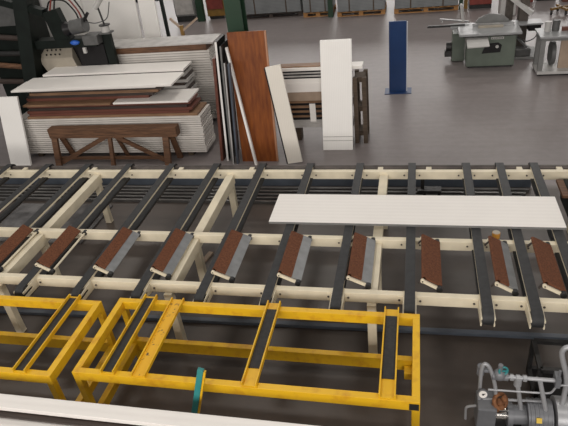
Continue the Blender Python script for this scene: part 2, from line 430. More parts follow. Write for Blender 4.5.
ys = yellow_stand(3.37, 6.393, -3.88, -2.882, 'yellow steel stand with channels, right one in front of the conveyor', (3.72, 5.015, 6.14), ((3.95, 4.085),))
MB().span(6.26, 6.34, -3.05, -2.95, .23, .31).build('bracket', 'yellow', ys)
MB().span(6.31, 6.385, -3.884, -3.880, .84, .91).build('corner_cap', 'darksteel', ys)
yellow_stand(0.17, 3.19, -3.95, -2.945, 'yellow steel stand with channels, left one cut by the photo edge', (0.9, 2.88), ((1.55, 1.72),))

# teal and yellow slat leaning on the yellow stand
tp = thing('painted_plank', (4.35, -4.02, 0), 'teal painted slat with a yellow side leaning on the yellow stand', 'slat')
A, B = Vector((4.672, -3.955, 1.20)), Vector((4.345, -4.08, 0.012))
MB().bar(A, B, .05, .03, up=(0, 1, 0)).build('slat', 'teal', tp, bevel=.002)
o = Vector((.034, 0.004, -.01))
MB().bar(A + o + (B - A) * .015, B + o + (A - B) * .02, .016, .03, up=(0, 1, 0)).build('edge_strip', 'yellow', tp)

# ------------------------------------------------------------------ white panels in the foreground
for k, (yb, yf, zt, th, m, lab) in enumerate([
        (-4.225, -4.355, 1.00, .045, 'white', 'white ribbed strip panel on top of the foreground stack'),
        (-4.26, -4.40, .94, .022, 'darkboard', 'painted shadow gap just under the top strip of the foreground stack'),  # shadow in the gap below the strip, put in as dark colour
        (-4.30, -4.83, .90, .045, 'white', 'white panel under the painted shadow gap in the foreground stack'),
        (-4.25, -4.84, .84, .045, 'white', 'lowest visible white panel of the foreground stack')]):
    p = MB().span(1.2 - .05 * k, 6.3 + .03 * k, yf, yb, zt - th, zt)
    tag(p.build('ribbed_panel', m, bevel=.003), lab, 'panel', 'white panels stacked in the foreground')
sp = [(1.8, -4.285, -4.345), (4.2, -4.285, -4.345), (5.9, -4.285, -4.345)]
for i, (x, a, b) in enumerate(sp):
    tag(MB().span(x, x + .08, b, a, .9405, .9545).build('spacer_batten', 'bearer'), ['thin batten under the left end of the foreground strip', 'thin batten under the middle of the foreground strip', 'thin batten under the right end of the foreground strip'][i], 'batten', 'battens under the foreground strip')
tw = thing('workbench', (3.7, -4.55, 0), 'low timber bench carrying the foreground panel stack', 'bench')
MB().span(1.3, 6.2, -4.82, -4.28, .72, .794).build('bench_top', 'bearer', tw)
for x in (1.6, 3.7, 5.8):
    for y in (-4.36, -4.74): MB().span(x - .045, x + .045, y - .045, y + .045, 0, .72).build('leg', 'bearer', tw)

# ------------------------------------------------------------------ things on the floor by and under the conveyor
p = MB().bar((-2.0, -2.33, .022), (9.2, -2.11, .022), .06, .044)
tag(p.build('steel_tube', 'bluegrey', bevel=.004), 'long blue-grey square tube lying on the floor under the conveyor front', 'tube')
p = MB().span(-3.0, 8.05, 1.02, 1.14, 0, .14)
tag(p.build('steel_beam', 'bluegrey', bevel=.006), 'long blue-grey steel beam on the floor behind the conveyor', 'beam')
wh = ['nearest the blue-grey beam', 'second from the blue-grey beam', 'third from the blue-grey beam', 'fourth from the blue-grey beam', 'farthest from the blue-grey beam']
rod0 = MB().span(-2.6, 2.6 + .0, -.022, .022, 0, .05).build('steel_profile', 'rod', origin=(0, 0, 0), bevel=.003)
rod0.scale.x = 2.0; rod0.location = (2.8, .90, 0)
tag(rod0, 'long thin steel profile on the floor, ' + wh[0], 'profile', 'steel profiles on the floor behind the conveyor')
for i in range(1, 5): dup(rod0, (2.8 - .06 * i, .90 - .105 * i, 0), 'long thin steel profile on the floor, ' + wh[i])
sh = [(-2.2, -.62, -.60, .40, 'left wrapped grey sheet lying on the floor under the conveyor', .03), (-.40, 1.45, -.75, .33, 'right wrapped grey sheet lying on the floor under the conveyor', .03)]
for x0, x1, y0, y1, lab, h in sh:
    tag(MB().span(x0, x1, y0, y1, 0, h).build('wrapped_sheet', 'film', bevel=.004), lab, 'sheet', 'wrapped sheets under the conveyor')
st = thing('steel_stool', (6.56, .29, 0), 'small black steel stool frame with a clamp behind the white panel', 'stool')
for x in (6.48, 6.68):
    for y in (.27, .35): MB().span(x - .018, x + .018, y - .018, y + .018, 0, .36).build('leg', 'darksteel', st)
MB().span(6.45, 6.71, .24, .38, .36, .39).build('top', 'darksteel', st)
MB().span(6.425, 6.475, .30, .35, .39, .56).span(6.38, 6.46, .29, .34, .30, .359).build('clamp', 'darksteel', st)
w = MB().bar((3.50, -1.12, .012), (3.56, -.86, .012), .07, .024)
tag(w.build('wood_offcut', 'tan'), 'small tan wood offcut on the floor under the middle rail', 'offcut')

# ------------------------------------------------------------------ trestle
tr = thing('trestle', (.9, 1.9, 0), 'old brown timber trestle bench standing in front of the white stack', 'trestle')
MB().span(-.44, 2.16, 1.82, 2.00, .545, .735).build('top_beam', 'trestle', tr, bevel=.006)
for x in (-.36, .80, 1.92):
    MB().bar((x, 1.86, .555), (x - .02, 1.74, 0), .115 if x != .80 else .07, .06, up=(0, 1, 0)).build('leg', 'trestle', tr)
    MB().bar((x + .05, 1.98, .555), (x + .16 * (1 if x < 1 else .6), 2.07, 0), .10 if x != .80 else .06, .05, up=(0, 1, 0)).build('leg', 'trestle', tr)
MB().bar((-.33, 1.80, .05), (.72, 1.90, .55), .08, .035, up=(0, 1, 0)).build('brace', 'trestle', tr)
MB().bar((1.90, 1.80, .05), (.88, 1.90, .55), .08, .035, up=(0, 1, 0)).build('brace', 'trestle', tr)
MB().bar((-.36, 1.83, .13), (1.92, 1.83, .13), .05, .05).build('stretcher', 'trestle', tr)

# ------------------------------------------------------------------ low stack behind the trestle
for i, x in enumerate((-1.1, .55, 2.15)):
    tag(MB().span(x, x + .1, 2.16, 2.68, 0, .08).build('timber_bearer', 'bearer'), ['timber bearer under the left end of the low white stack', 'timber bearer under the middle of the low white stack', 'timber bearer under the right end of the low white stack'][i], 'bearer', 'bearers under the low white stack')
panel = MB().span(-1.93, 1.93, -.285, .285, .011, .0425).span(-1.905, 1.905, -.26, .26, 0, .0109).build('ribbed_panel', 'white_edge', origin=(0, 0, 0), bevel=.002)
NA = 17; zA = .0805
for i in range(NA):
    lab = 'white panel, %s one of the low stack behind the trestle' % (ORD[NA - 1 - i] if i else 'lowest')
    loc = (.62 + random.uniform(-.012, .012), 2.405 + random.uniform(-.008, .008), zA + i * .0433)
    if i == 0:
        panel.location = loc; tag(panel, lab, 'panel', 'white panels in the low stack')
    else: dup(panel, loc, lab)
TA = zA + NA * .0433      # ~0.90

def board(x0, x1, y0, y1, z0, z1, m, lab, group, name='board', bevel=.002):
    return tag(MB().span(x0, x1, y0, y1, z0, z1).build(name, m, bevel=bevel), lab, 'board', group)
G = 'loose boards on the low white stack'
z = TA
for i in range(5):
    board(-1.02 + .05 * (i % 2), (2.50, 2.34, 2.40, 2.30, 2.36)[i], 2.14 + .025 * i, 2.68, z, z + .0455, ('brownwood', 'redbrown', 'redbrown', 'darkboard', 'redbrown')[i],
          ['tan brown board lowest in the loose pile on the low stack', 'red-brown board second from the bottom of the loose pile', 'red-brown board third from the bottom of the loose pile', 'dark board fourth from the bottom of the loose pile', 'red-brown board fifth from the bottom of the loose pile'][i], G)
    z += .046
board(.85, 2.34, 2.20, 2.82, z, z + .034, 'white', 'short white plank sticking out at right of the loose board pile', G)
board(-1.06, .80, 2.18, 2.75, z, z + .034, 'brownwood', 'tan board at left beside the short white plank', G); z += .035
for i in range(4):
    board(-1.10 + .06 * i, 1.50 + .11 * i, 2.40 - .01 * i, 2.84, z, z + .056, ('redbrown', 'darkboard', 'brownwood', 'darkboard')[i],
          ['lower red-brown board above the short white plank', 'lower dark board above the short white plank', 'tan brown board above the short white plank', 'upper dark board right under the long white planks'][i], G); z += .0565
board(-1.30, 1.72, 2.30, 2.84, z, z + .03, 'white', 'lower long white plank near the top of the loose pile', G); z += .031
board(-1.10, 1.98, 2.26, 2.80, z, z + .03, 'darkboard', 'dark board sandwiched between the two long white planks', G); z += .031
board(-1.12, 2.10, 2.17, 2.84, z, z + .034, 'white', 'upper long white plank on top of the loose pile', G)

# the pile just behind it, dark sheets under one white plank
for i, x in enumerate((-.48, .6, 1.75)):
    tag(MB().span(x, x + .12, 2.98, 3.42, 0, .62).build('timber_block', 'bearer'), ['tall timber block under the left end of the dark sheet pile', 'tall timber block under the middle of the dark sheet pile', 'tall timber block under the right end of the dark sheet pile'][i], 'block', 'blocks under the dark sheet pile')
z = .621
for i in range(13):
    m = 'darkboard' if i % 2 == 0 else 'grey_panel'
    t = .058
    n = 12 - i
    board(-.54 + .02 * (i % 3), 2.0 + .05 * ((i * 3) % 4) / 2, 2.98, 3.42, z, z + t, m, '%s sheet, %s below the white plank in front of the tall stack' % ('dark' if i % 2 == 0 else 'grey', ORD[n] if n else 'directly'), 'sheets under the white plank', 'sheet'); z += t + .0005
board(-.97, 2.05, 2.95, 3.43, z, z + .038, 'white', 'white plank on the dark sheet pile in front of the tall stack', None)

# ------------------------------------------------------------------ tall stack further back
for i, x in enumerate((-.7, .7, 2.0)):
    tag(MB().span(x, x + .1, 3.74, 4.2, 0, .08).build('timber_bearer', 'bearer'), ['timber bearer under the left end of the tall white stack', 'timber bearer under the middle of the tall white stack', 'timber bearer under the right end of the tall white stack'][i], 'bearer', 'bearers under the tall white stack')
NB = 29
pb = MB().span(-1.63, 1.63, -.28, .28, .012, .0495).span(-1.605, 1.605, -.255, .255, 0, .0119).build('ribbed_panel', 'white_edge', origin=(0, 0, 0), bevel=.004)
for i in range(NB):
    lab = 'white panel, %s one of the tall stack at the back' % (ORD[NB - 1 - i] if i else 'lowest')
    loc = (.72 + random.uniform(-.012, .012), 3.98 + random.uniform(-.008, .008), .0805 + i * .0502)
    if i == 0: pb.location = loc; tag(pb, lab, 'panel', 'white panels in the tall stack')
    else: dup(pb, loc, lab)
z = .0805 + NB * .0502
tag(MB().span(-.90, 2.30, 3.70, 4.25, z, z + .125).build('board', 'trestle', bevel=.003), 'thick dark brown board under the cover board of the tall white stack', 'board')
tag(MB().span(-.95, 2.46, 3.68, 4.27, z + .1255, z + .16).build('board', 'grey_panel', bevel=.003), 'grey-white cover board raised over the tall white stack', 'board')

# small white pile right of the tall stack
for i in range(11):
    tag(MB().span(2.50, 2.86, 3.25, 3.85, .0 + i * .1 , .0995 + i * .1).build('white_block', 'white_edge', bevel=.003), 'pale block, %s in the small pile beside the leaning dark boards' % (ORD[10 - i] if i < 10 else 'topmost'), 'block', 'pale blocks beside the leaning boards')

# standing white panels behind, held by a dark rack
rk = thing('steel_rack', (-.3, 5.5, 0), 'dark steel rack holding the upright white panels at the back', 'rack')
for x in (-2.0, -.6, .30, .82):
    MB().span(x - .03, x + .03, 5.32, 5.40, 0, 3.0).build('upright', 'machine', rk)
    MB().span(x - .03, x + .03, 5.40, 6.0, 0.0, .05).build('foot', 'machine', rk)
MB().span(-2.0, .82, 5.33, 5.39, 2.2, 2.3).build('crossbar', 'machine', rk)
for x0, x1, lab in ((-2.05, -1.05, 'leftmost upright white sheet behind the black machine'), (-1.03, .27, 'wide upright white sheet in the rack at the back'), (.335, .73, 'narrow upright white sheet at the right end of the rack')):
    p = MB().hexa([(x0, 5.02, 0), (x1, 5.02, 0), (x1, 5.06, 0), (x0, 5.06, 0), (x0, 5.26, 2.9), (x1, 5.26, 2.9), (x1, 5.30, 2.9), (x0, 5.30, 2.9)])
    tag(p.build('white_sheet', 'white_door', bevel=.003), lab, 'sheet', 'upright white sheets in the rack')
fk = thing('forked_prop', (1.34, 4.95, 0), 'wooden prop with a forked top standing behind the tall stack', 'prop')
MB().span(1.31, 1.38, 4.92, 4.98, 0, 1.74).build('post', 'ochre', fk)
MB().bar((1.35, 4.95, 1.66), (1.12, 4.95, 1.90), .045, .045).build('arm', 'tan', fk)
MB().bar((1.35, 4.95, 1.62), (1.74, 4.95, 1.87), .045, .045).build('arm', 'tan', fk)
MB().span(1.15, 1.55, 4.75, 5.15, 0, .04).build('foot', 'ochre', fk)
# ------------------------------------------------------------------ green roof column
cl = thing('steel_column', (3.30, 2.72, 0), 'dark green steel roof column behind the leaning orange wood panel', 'column')
cm = MB().span(3.165, 3.45, 2.60, 2.625, 0.012, 7.5).span(3.165, 3.45, 2.865, 2.89, 0.012, 7.5).span(3.30, 3.32, 2.625, 2.865, 0.012, 7.5)
cm.build('column_profile', 'col_green', cl); MB().span(3.1, 3.52, 2.54, 2.95, 0, .012).build('base_plate', 'col_green', cl)

# ------------------------------------------------------------------ boards leaning by the column
def lean(name, xb0, xb1, xt0, xt1, yb, yt, zt, th, m, lab, cat, group=None, bevel=.002, zb=0.0, fb=None):
    p = MB().hexa([(xb0, yb, zb), (xb1, yb, zb), (xb1, yb + th, zb), (xb0, yb + th, zb), (xt0, yt, zt), (xt1, yt, zt), (xt1, yt + th, zt), (xt0, yt + th, zt)])
    return tag(p.build(name, m, bevel=bevel), lab, cat, group)
o = lean('veneer_board', 3.29, 3.925, 3.27, 3.905, 1.90, 2.20, 2.24, .035, 'cabin_wood', 'tall orange-brown wood veneer panel leaning on the green column', 'panel')
o2 = MB().hexa([(3.926, 1.903, 0), (3.956, 1.903, 0), (3.956, 1.937, 0), (3.926, 1.937, 0), (3.906, 2.203, 2.235), (3.936, 2.203, 2.235), (3.936, 2.237, 2.235), (3.906, 2.237, 2.235)])
o2.build('edge_strip', 'veneer_edge', o)
GL = 'boards leaning on edge between the white stacks and the column'
edge = [(2.86, 3.04, 1.90, .05, 'redbrown', 'redbrown', 'dark red-brown board leaning on edge, leftmost beside the white stacks'),
        (2.98, 3.13, 2.17, .035, 'white_door', 'blackfilm', 'board with a bright white edge leaning second from the white stacks'),
        (3.06, 3.20, 2.10, .03, 'midgrey', 'blackfilm', 'black board with a dull edge leaning right of the white edged one'),
        (3.13, 3.27, 1.86, .025, 'lightgrey', 'blackfilm', 'thin black board with a pale edge leaning near the wood panel'),
        (3.20, 3.33, 1.84, .035, 'bluegrey', 'bluegrey', 'blue-grey board leaning on edge next to the wood panel')]
for xb, xt, zt, th, me, mf, lab in edge:
    y0, y1 = 1.95 - .02, 2.40
    if xb > 3.1: y0, y1 = 1.80, 1.885
    bd = MB().hexa([(xb, y0, 0), (xb + th, y0, 0), (xb + th, y1, 0), (xb, y1, 0), (xt, y0, zt), (xt + th, y0, zt), (xt + th, y1, zt), (xt, y1, zt)]).build('board', mf, bevel=.002)
    tag(bd, lab, 'board', GL)
    if me != mf:
        MB().hexa([(xb, y0 - .004, 0), (xb + th, y0 - .004, 0), (xb + th, y0, 0), (xb, y0, 0), (xt, y0 - .004, zt), (xt + th, y0 - .004, zt), (xt + th, y0, zt), (xt, y0, zt)]).build('edge_band', me, bd)
p = MB().hexa([(3.56, 1.74, 0), (3.60, 1.74, 0), (3.60, 1.80, 0), (3.56, 1.80, 0), (3.245, 2.06, 2.03), (3.283, 2.06, 2.03), (3.283, 2.12, 2.03), (3.245, 2.12, 2.03)])
tag(p.build('batten', 'white_door', bevel=.002), 'slim white batten leaning slantwise across the orange-brown wood panel', 'batten')
# ivory panel leaning sideways
th = math.radians(8.6); L_, W_ = 1.72, .265
ux = Vector((math.cos(th), 0, math.sin(th))); uz = Vector((-math.sin(th), .12, math.cos(th))).normalized(); b0 = Vector((4.155, 1.80, 0.003))
n_ = uz.cross(ux).normalized() * .04
if n_.y < 0: n_ = -n_
q = [b0, b0 + ux * W_, b0 + ux * W_ + n_, b0 + n_]
q = [Vector((v.x, v.y, max(v.z, .002))) for v in q]
p = MB().hexa(q + [v + uz * L_ for v in (b0, b0 + ux * W_, b0 + ux * W_ + n_, b0 + n_)])
iv = tag(p.build('upright_board', 'ivory_door', bevel=.002), 'narrow ivory panel tilted to the left, leaning beside the wood panel', 'panel')
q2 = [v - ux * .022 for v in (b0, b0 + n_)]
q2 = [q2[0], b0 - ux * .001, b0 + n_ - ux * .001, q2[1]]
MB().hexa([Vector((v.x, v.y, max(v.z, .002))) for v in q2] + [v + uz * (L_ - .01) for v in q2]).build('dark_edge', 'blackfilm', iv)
# white upright panel in front of the plank pile
wp = lean('upright_board', 4.712, 5.252, 4.72, 5.262, 2.335, 2.765, 1.87, .04, 'white_door', 'white panel standing upright against the mixed plank pile', 'panel')
for zz in (.17, .24):
    f0 = zz / 1.87
    y = 2.335 + (2.765 - 2.335) * f0
    MB().span(4.716, 5.252, y - .003, y + .004, zz - .006, zz + .006).build('groove', 'grey_panel', wp)
lean('upright_board', -1.484, -1.03, -1.484, -1.03, 1.765, 2.08, 1.30, .045, 'white_door', 'white panel leaning at far left beside the trestle', 'panel')

# ------------------------------------------------------------------ mixed plank pile behind the white panel
GP = 'planks in the mixed pile behind the white upright panel'
yA, yB = 2.74, 2.98
for i, x in enumerate((4.1, 5.05)):
    tag(MB().span(x, x + .14, yA + .02, yB - .02, 0, .27).build('timber_bearer', 'bearer'), ['left timber bearer under the mixed plank pile', 'right timber bearer under the mixed plank pile'][i], 'bearer', 'bearers under the mixed plank pile')
seq = [(.08, 'grey_panel', 'lower grey slab at the bottom of the mixed pile'), (.08, 'grey_panel', 'upper grey slab near the bottom of the mixed pile')]
nd = ['first', 'second', 'third', 'fourth', 'fifth', 'sixth', 'seventh', 'eighth']
seq += [(.046, 'blackfilm' if i % 2 == 0 else 'brownwood', '%s sheet, %s above the grey slabs of the mixed pile' % ('black' if i % 2 == 0 else 'tan', nd[i])) for i in range(8)]
seq += [(.165, 'tan', 'thick tan brown plank in the middle of the mixed pile')]
seq += [(.083, 'white', 'lower white plank in the middle of the mixed pile'), (.083, 'white', 'middle white plank of the mixed pile'), (.083, 'white', 'upper white plank under the black sheets of the mixed pile')]
seq += [(.028, 'blackfilm' if i % 2 == 0 else 'grey_panel', '%s sheet, %s above the white planks of the mixed pile' % ('black' if i % 2 == 0 else 'grey', nd[i])) for i in range(5)]
seq += [(.05, 'white', 'white plank on top of the mixed pile')]
z = .2705
for t, m, lab in seq:
    e = .20 if 'on top' in lab else 0
    pk = tag(MB().span(3.93 + random.uniform(-.02, .02), 5.22 + e + random.uniform(-.02, .02), yA + random.uniform(-.01, .01), yB, z, z + t).build('plank', m, bevel=.003), lab, 'plank', GP); z += t + .0005
    if 'fifth above the grey' in lab: MB().span(4.45, 4.56, yA - .022, yA - .0145, .40, .75).build('paper_label', 'paper', pk)
board(3.95, 4.70, 2.78, 2.96, z, z + .02, 'brownwood', 'brown board lying on top of the mixed pile', None)
# brown crate side standing at the pile's right end
cr = thing('timber_crate', (5.40, 2.7, 0), 'weathered brown timber frame standing at the right of the mixed pile', 'frame')
for x in (5.27, 5.425):
    MB().span(x, x + .075, 2.60, 2.68, 0, 1.24).build('post', 'bearer', cr)
for zz in (.12, .60, 1.14):
    MB().span(5.27, 5.50, 2.681, 2.72, zz, zz + .09).build('slat', 'bearer', cr)
    MB().span(5.29, 5.47, 2.72, 3.0, zz + .01, zz + .08).build('runner', 'bearer', cr)
for x in (5.27, 5.425): MB().span(x, x + .075, 3.0, 3.08, 0, 1.24).build('post', 'bearer', cr)

# ------------------------------------------------------------------ blue panel on its foot
bp = thing('display_panel', (5.97, 5.17, 0), 'dark blue upright panel on a flat base standing alone on the floor', 'panel')
MB().span(5.785, 6.145, 5.15, 5.19, .012, 1.51).build('panel', 'blue', bp, bevel=.002)
MB().span(6.146, 6.165, 5.15, 5.19, .012, 1.49).build('pale_edge', 'blue_edge', bp)
MB().span(5.69, 6.26, 5.00, 5.36, 0, .0115).build('base_plate', 'blue', bp, bevel=.002)

# ------------------------------------------------------------------ sheet bundles on pallets along the back
def pallet_load(x0, x1, y0, y1, h, wood, label, plabel):
    t = thing('pallet', ((x0 + x1) / 2, (y0 + y1) / 2, 0), plabel, 'pallet', 'pallets along the back')
    for i in range(3):
        ya = y0 + (y1 - y0 - .1) * i / 2
        for k in range(3):
            xa = x0 + (x1 - x0 - .14) * k / 2
            MB().span(xa, xa + .14, ya, ya + .1, .02, .11).build('block', wood, t)
        MB().span(x0, x1, ya, ya + .1, 0, .02).build('bottom_board', wood, t)
        MB().span(x0, x1, ya, ya + .1, .11, .135).build('stringer', wood, t)
    n = max(5, int((x1 - x0) / .2))
    for k in range(n):
        xa = x0 + (x1 - x0 - .1) * k / (n - 1)
        MB().span(xa, xa + .1, y0, y1, .1355, .16).build('deck_board', wood, t)
    b = MB().span(x0 + .02, x1 - .02, y0 - .06, y1, .163, .163 + h).build('sheet_bundle', 'grey_pack', bevel=.01)
    tag(b, label, 'bundle', 'grey sheet bundles along the back')
    for k in range(2):
        xa = x0 + (x1 - x0) * (.25 + .5 * k)
        MB().span(xa, xa + .04, y0 - .068, y1 + .005, .1625, .167 + h).build('strap', 'bearer', b)
pallet_load(.42, 2.60, 12.45, 13.45, 1.0, 'darkboard', 'wide grey sheet bundle right of the green column, on dark bearers', 'dark pallet under the wide bundle right of the green column')
pallet_load(2.68, 3.66, 12.2, 13.2, .95, 'pallet', 'narrow grey sheet bundle left of the small green post', 'bright timber pallet left of the small green post')
pallet_load(3.84, 5.38, 12.0, 13.0, .95, 'pallet', 'grey sheet bundle just left of and behind the blue panel', 'bright timber pallet just left of the blue panel')
pallet_load(5.66, 7.62, 11.95, 12.95, .95, 'pallet', 'grey sheet bundle behind the blue panel at right', 'bright timber pallet right of the blue panel')
tag(MB().span(3.54, 3.70, 12.0, 12.13, 0, 4).build('steel_post', 'col_green'), 'green steel post between two grey bundles at the back', 'post')
tag(MB().span(-1.16, -.93, 12.5, 12.7, 0, 4.5).build('steel_post', 'col_green'), 'green steel post left of the ochre cabinet at the back', 'post')
gc = thing('cabinet', (-1.6, 12.8, 0), 'grey cabinet on a dark plinth left of the back green post', 'cabinet')
MB().span(-2.0, -1.25, 12.6, 13.2, .2, 1.6).build('body', 'midgrey', gc, bevel=.01); MB().span(-1.98, -1.27, 12.63, 13.2, 0, .2).build('plinth', 'darksteel', gc)
MB().span(-1.96, -1.3, 12.585, 12.6, .26, 1.5).build('door', 'grey_panel', gc)
oc = thing('cabinet', (-.45, 13.0, 0), 'ochre and red cabinet between the back green post and the green column', 'cabinet')
MB().span(-.86, -.2, 12.75, 13.4, .1, 1.6).build('body', 'ochre', oc, bevel=.01); MB().span(-.82, -.24, 12.7, 12.75, .35, .85).build('door', 'red', oc)
MB().span(-.8, -.26, 12.78, 13.36, 0, .1).build('plinth', 'darksteel', oc)
# at the far right
tag(MB().span(7.64, 7.76, 12.0, 12.15, 0, 2).build('steel_post', 'col_green'), 'green steel post right of the last grey bundle', 'post')
yb_ = tag(MB().span(7.79, 7.90, 12.05, 12.18, 0, 1.2).build('bollard', 'ochre'), 'ochre bollard beside the right back green post', 'bollard')
rc = thing('machine', (8.25, 12.2, 0), 'dark red machine at the back above the table saw', 'machine')
MB().span(7.95, 8.6, 11.95, 12.6, .12, 1.3).build('body', 'red', rc, bevel=.02); MB().span(7.95, 8.6, 11.99, 12.58, 0, .12).build('base', 'darksteel', rc)
MB().span(8.1, 8.3, 11.93, 11.95, .3, .9).build('panel', 'darksteel', rc); MB().cyl((8.5, 11.95, .6), (8.5, 11.85, .6), .12).build('handwheel', 'rubber', rc)
wc = thing('machine', (9.0, 11.2, 0), 'pale grey machine with dark control dots behind the table saw', 'machine')
MB().span(8.72, 9.15, 10.9, 11.4, 0, 1.25).build('body', 'lightgrey', wc, bevel=.02)
for i in range(3):
    for j in range(2): MB().cyl((8.83 + .1 * i, 10.9, .5 + .12 * j), (8.83 + .1 * i, 10.885, .5 + .12 * j), .03, n=10).build('button', 'darksteel', wc)
for i, (x, y, w_, h_, m, lab) in enumerate([(9.5, 12.6, .7, .5, 'red', 'dull red crate at the far right back'), (10.25, 12.7, .55, .45, 'darksteel', 'dark box right of the dull red crate at the back'), (10.9, 12.4, .5, .4, 'redbrown', 'red-brown crate nearest the right photo corner')]):
    cx = thing('crate', (x, y, 0), lab, 'crate')
    MB().span(x - w_ / 2, x + w_ / 2, y - .25, y + .25, 0, h_).build('body', m, cx, bevel=.01)
    MB().span(x - w_ / 2 - .01, x + w_ / 2 + .01, y - .26, y + .26, h_, h_ + .03).build('lid', m, cx)
dl = thing('dolly', (10.3, 10.9, 0), 'low dark wheeled dolly on the floor at right edge', 'dolly')
MB().bar((10.05, 10.75, .16), (10.75, 11.1, .16), .06, .05).build('frame', 'ochre', dl); MB().bar((10.3, 11.2, .16), (10.45, 10.6, .16), .06, .05).build('frame', 'ochre', dl)
for x, y in ((10.08, 10.77), (10.7, 11.08), (10.32, 11.15), (10.44, 10.66)): MB().cyl((x - .02, y, .07), (x + .02, y, .07), .07).build('wheel', 'rubber', dl, smooth=True)

# ------------------------------------------------------------------ table saw
ts = thing('table_saw', (7.95, 6.7, 0), 'green sliding table saw with a grey cast table', 'saw')
MB().span(7.48, 8.52, 6.48, 7.0, .04, .74).build('body', 'saw_green', ts, bevel=.015)
MB().span(7.52, 8.48, 6.52, 6.96, 0, .04).build('plinth', 'darksteel', ts)
MB().span(7.18, 7.47, 6.95, 7.35, .03, .68).build('side_cabinet', 'saw_green', ts, bevel=.012)
MB().cyl((7.05, 7.1, .34), (7.17, 7.1, .34), .10, n=20).span(7.02, 7.17, 7.03, 7.17, .12, .26).build('motor', 'darksteel', ts)
MB().span(7.28, 8.60, 6.32, 6.98, .78, .83).build('table', 'cast', ts, bevel=.006)
MB().span(7.36, 8.55, 6.40, 6.95, .74, .78).build('table_rib', 'darksteel', ts)
MB().span(7.12, 7.9, 6.99, 7.34, .78, .82).build('sliding_table', 'cast', ts, bevel=.006)
MB().hexa([(7.44, 5.98, .62), (7.90, 5.98, .64), (7.90, 6.45, .70), (7.44, 6.45, .70), (7.44, 5.98, .65), (7.90, 5.98, .67), (7.90, 6.45, .73), (7.44, 6.45, .73)]).build('outfeed_tray', 'lightgrey', ts, bevel=.005)
MB().bar((6.60, 7.12, .83), (7.45, 7.12, .83), .055, .045).build('rail', 'darksteel', ts)
MB().bar((6.90, 7.55, .88), (7.55, 7.30, .86), .05, .03).bar((6.95, 7.53, .84), (6.95, 7.53, .80), .03, .03).build('crosscut_fence', 'steel', ts)
MB().bar((7.42, 7.30, .86), (7.36, 7.34, 1.22), .05, .04).ball((7.36, 7.34, 1.23), .04).build('lever', 'lightgrey', ts)
MB().extrude([(7.62, .85), (8.36, .85), (8.40, .93), (8.24, 1.05), (7.95, 1.09), (7.74, 1.0)], 'y', 7.00, 7.05).build('blade_guard', 'midgrey', ts, bevel=.01)
MB().span(7.72, 8.26, 6.78, 6.86, .83, .87).build('push_strip', 'beige', ts)
MB().span(7.60, 8.50, 6.88, 6.93, .83, .91).build('rip_fence', 'steel', ts)
MB().extrude([(7.80, .34), (8.20, .36), (8.22, .52), (8.14, .58), (7.88, .56)], 'y', 6.465, 6.48).build('control_recess', 'blackfilm', ts)
MB().cyl((8.12, 6.465, .49), (8.12, 6.45, .49), .035).build('knob', 'lightgrey', ts)
MB().span(7.98, 8.25, 6.470, 6.48, .655, .705).build('name_plate', 'lightgrey', ts)
pl = MB()
for i in range(6): pl.span(8.045 + .032 * i, 8.066 + .032 * i, 6.466, 6.4705, .668, .692)
pl.cyl((8.01, 6.4705, .68), (8.01, 6.466, .68), .014, n=10).build('lettering', 'motor', ts)

# band saw behind it
bs = thing('band_saw', (8.7, 7.4, 0), 'dark brown band saw with a white top between the green saw and right machine', 'saw')
MB().span(8.66, 8.86, 7.3, 7.62, .12, 1.6).build('column', 'strap', bs, bevel=.01)
MB().span(8.40, 8.56, 7.6, 7.75, .04, 1.7).build('guide_post', 'strap', bs)
MB().bar((8.44, 7.45, 1.34), (8.92, 7.22, .98), .10, .10).build('top_arm', 'lightgrey', bs)
MB().span(8.30, 9.15, 7.05, 7.45, .76, .80).build('table', 'cast', bs, bevel=.006)
MB().span(8.86, 9.12, 7.1, 7.4, .62, .75).build('trunnion', 'blackfilm', bs)
MB().span(8.35, 9.15, 6.95, 7.75, 0, .06).build('base', 'midgrey', bs, bevel=.01)
MB().bar((8.55, 7.2, .55), (8.85, 6.98, .28), .05, .04).build('strut', 'steel', bs)
MB().span(8.6, 8.95, 7.0, 7.28, .06, .24).build('motor', 'motor', bs, bevel=.03)
MB().tube([(8.62, 7.0, .52), (8.8, 6.92, .42), (9.0, 6.95, .5), (9.06, 7.05, .66)], .012).build('cable', 'rubber', bs, smooth=True)
# spindle machine at the right edge
sm = thing('spindle_moulder', (9.5, 6.1, 0), 'grey open-framed machine with two cylinders on its table, right edge', 'machine')
MB().span(8.87, 10.1, 5.78, 6.48, .81, .85).build('table', 'cast', sm, bevel=.006)
MB().span(8.92, 10.05, 5.85, 6.42, .74, .81).build('apron', 'midgrey', sm)
for x in (8.96, 9.98):
    for y in (5.90, 6.36): MB().span(x - .05, x + .05, y - .04, y + .04, .10, .74).build('leg', 'midgrey', sm)
MB().span(8.90, 10.06, 5.80, 6.45, .04, .10).build('shelf', 'lightgrey', sm)
MB().span(8.92, 10.04, 5.84, 6.40, 0, .04).build('plinth', 'blackfilm', sm)
MB().cyl((9.20, 6.25, .36), (9.28, 6.25, .36), .25, n=28).build('drive_wheel', 'motor', sm, smooth=True)
MB().span(9.34, 9.75, 6.0, 6.04, .10, .70).build('side_panel', 'tan', sm)
MB().cyl((9.08, 6.22, .85), (9.08, 6.22, 1.05), .065, n=20).build('cylinder', 'lightgrey', sm, smooth=True)
MB().cyl((9.24, 6.24, .85), (9.24, 6.24, 1.07), .075, n=20).build('cylinder', 'motor', sm, smooth=True)
MB().span(9.36, 9.9, 6.18, 6.25, .85, .93).build('fence', 'redbrown', sm)
MB().span(9.44, 9.6, 5.85, 5.95, .85, .90).build('gauge_block', 'valve_teal', sm)

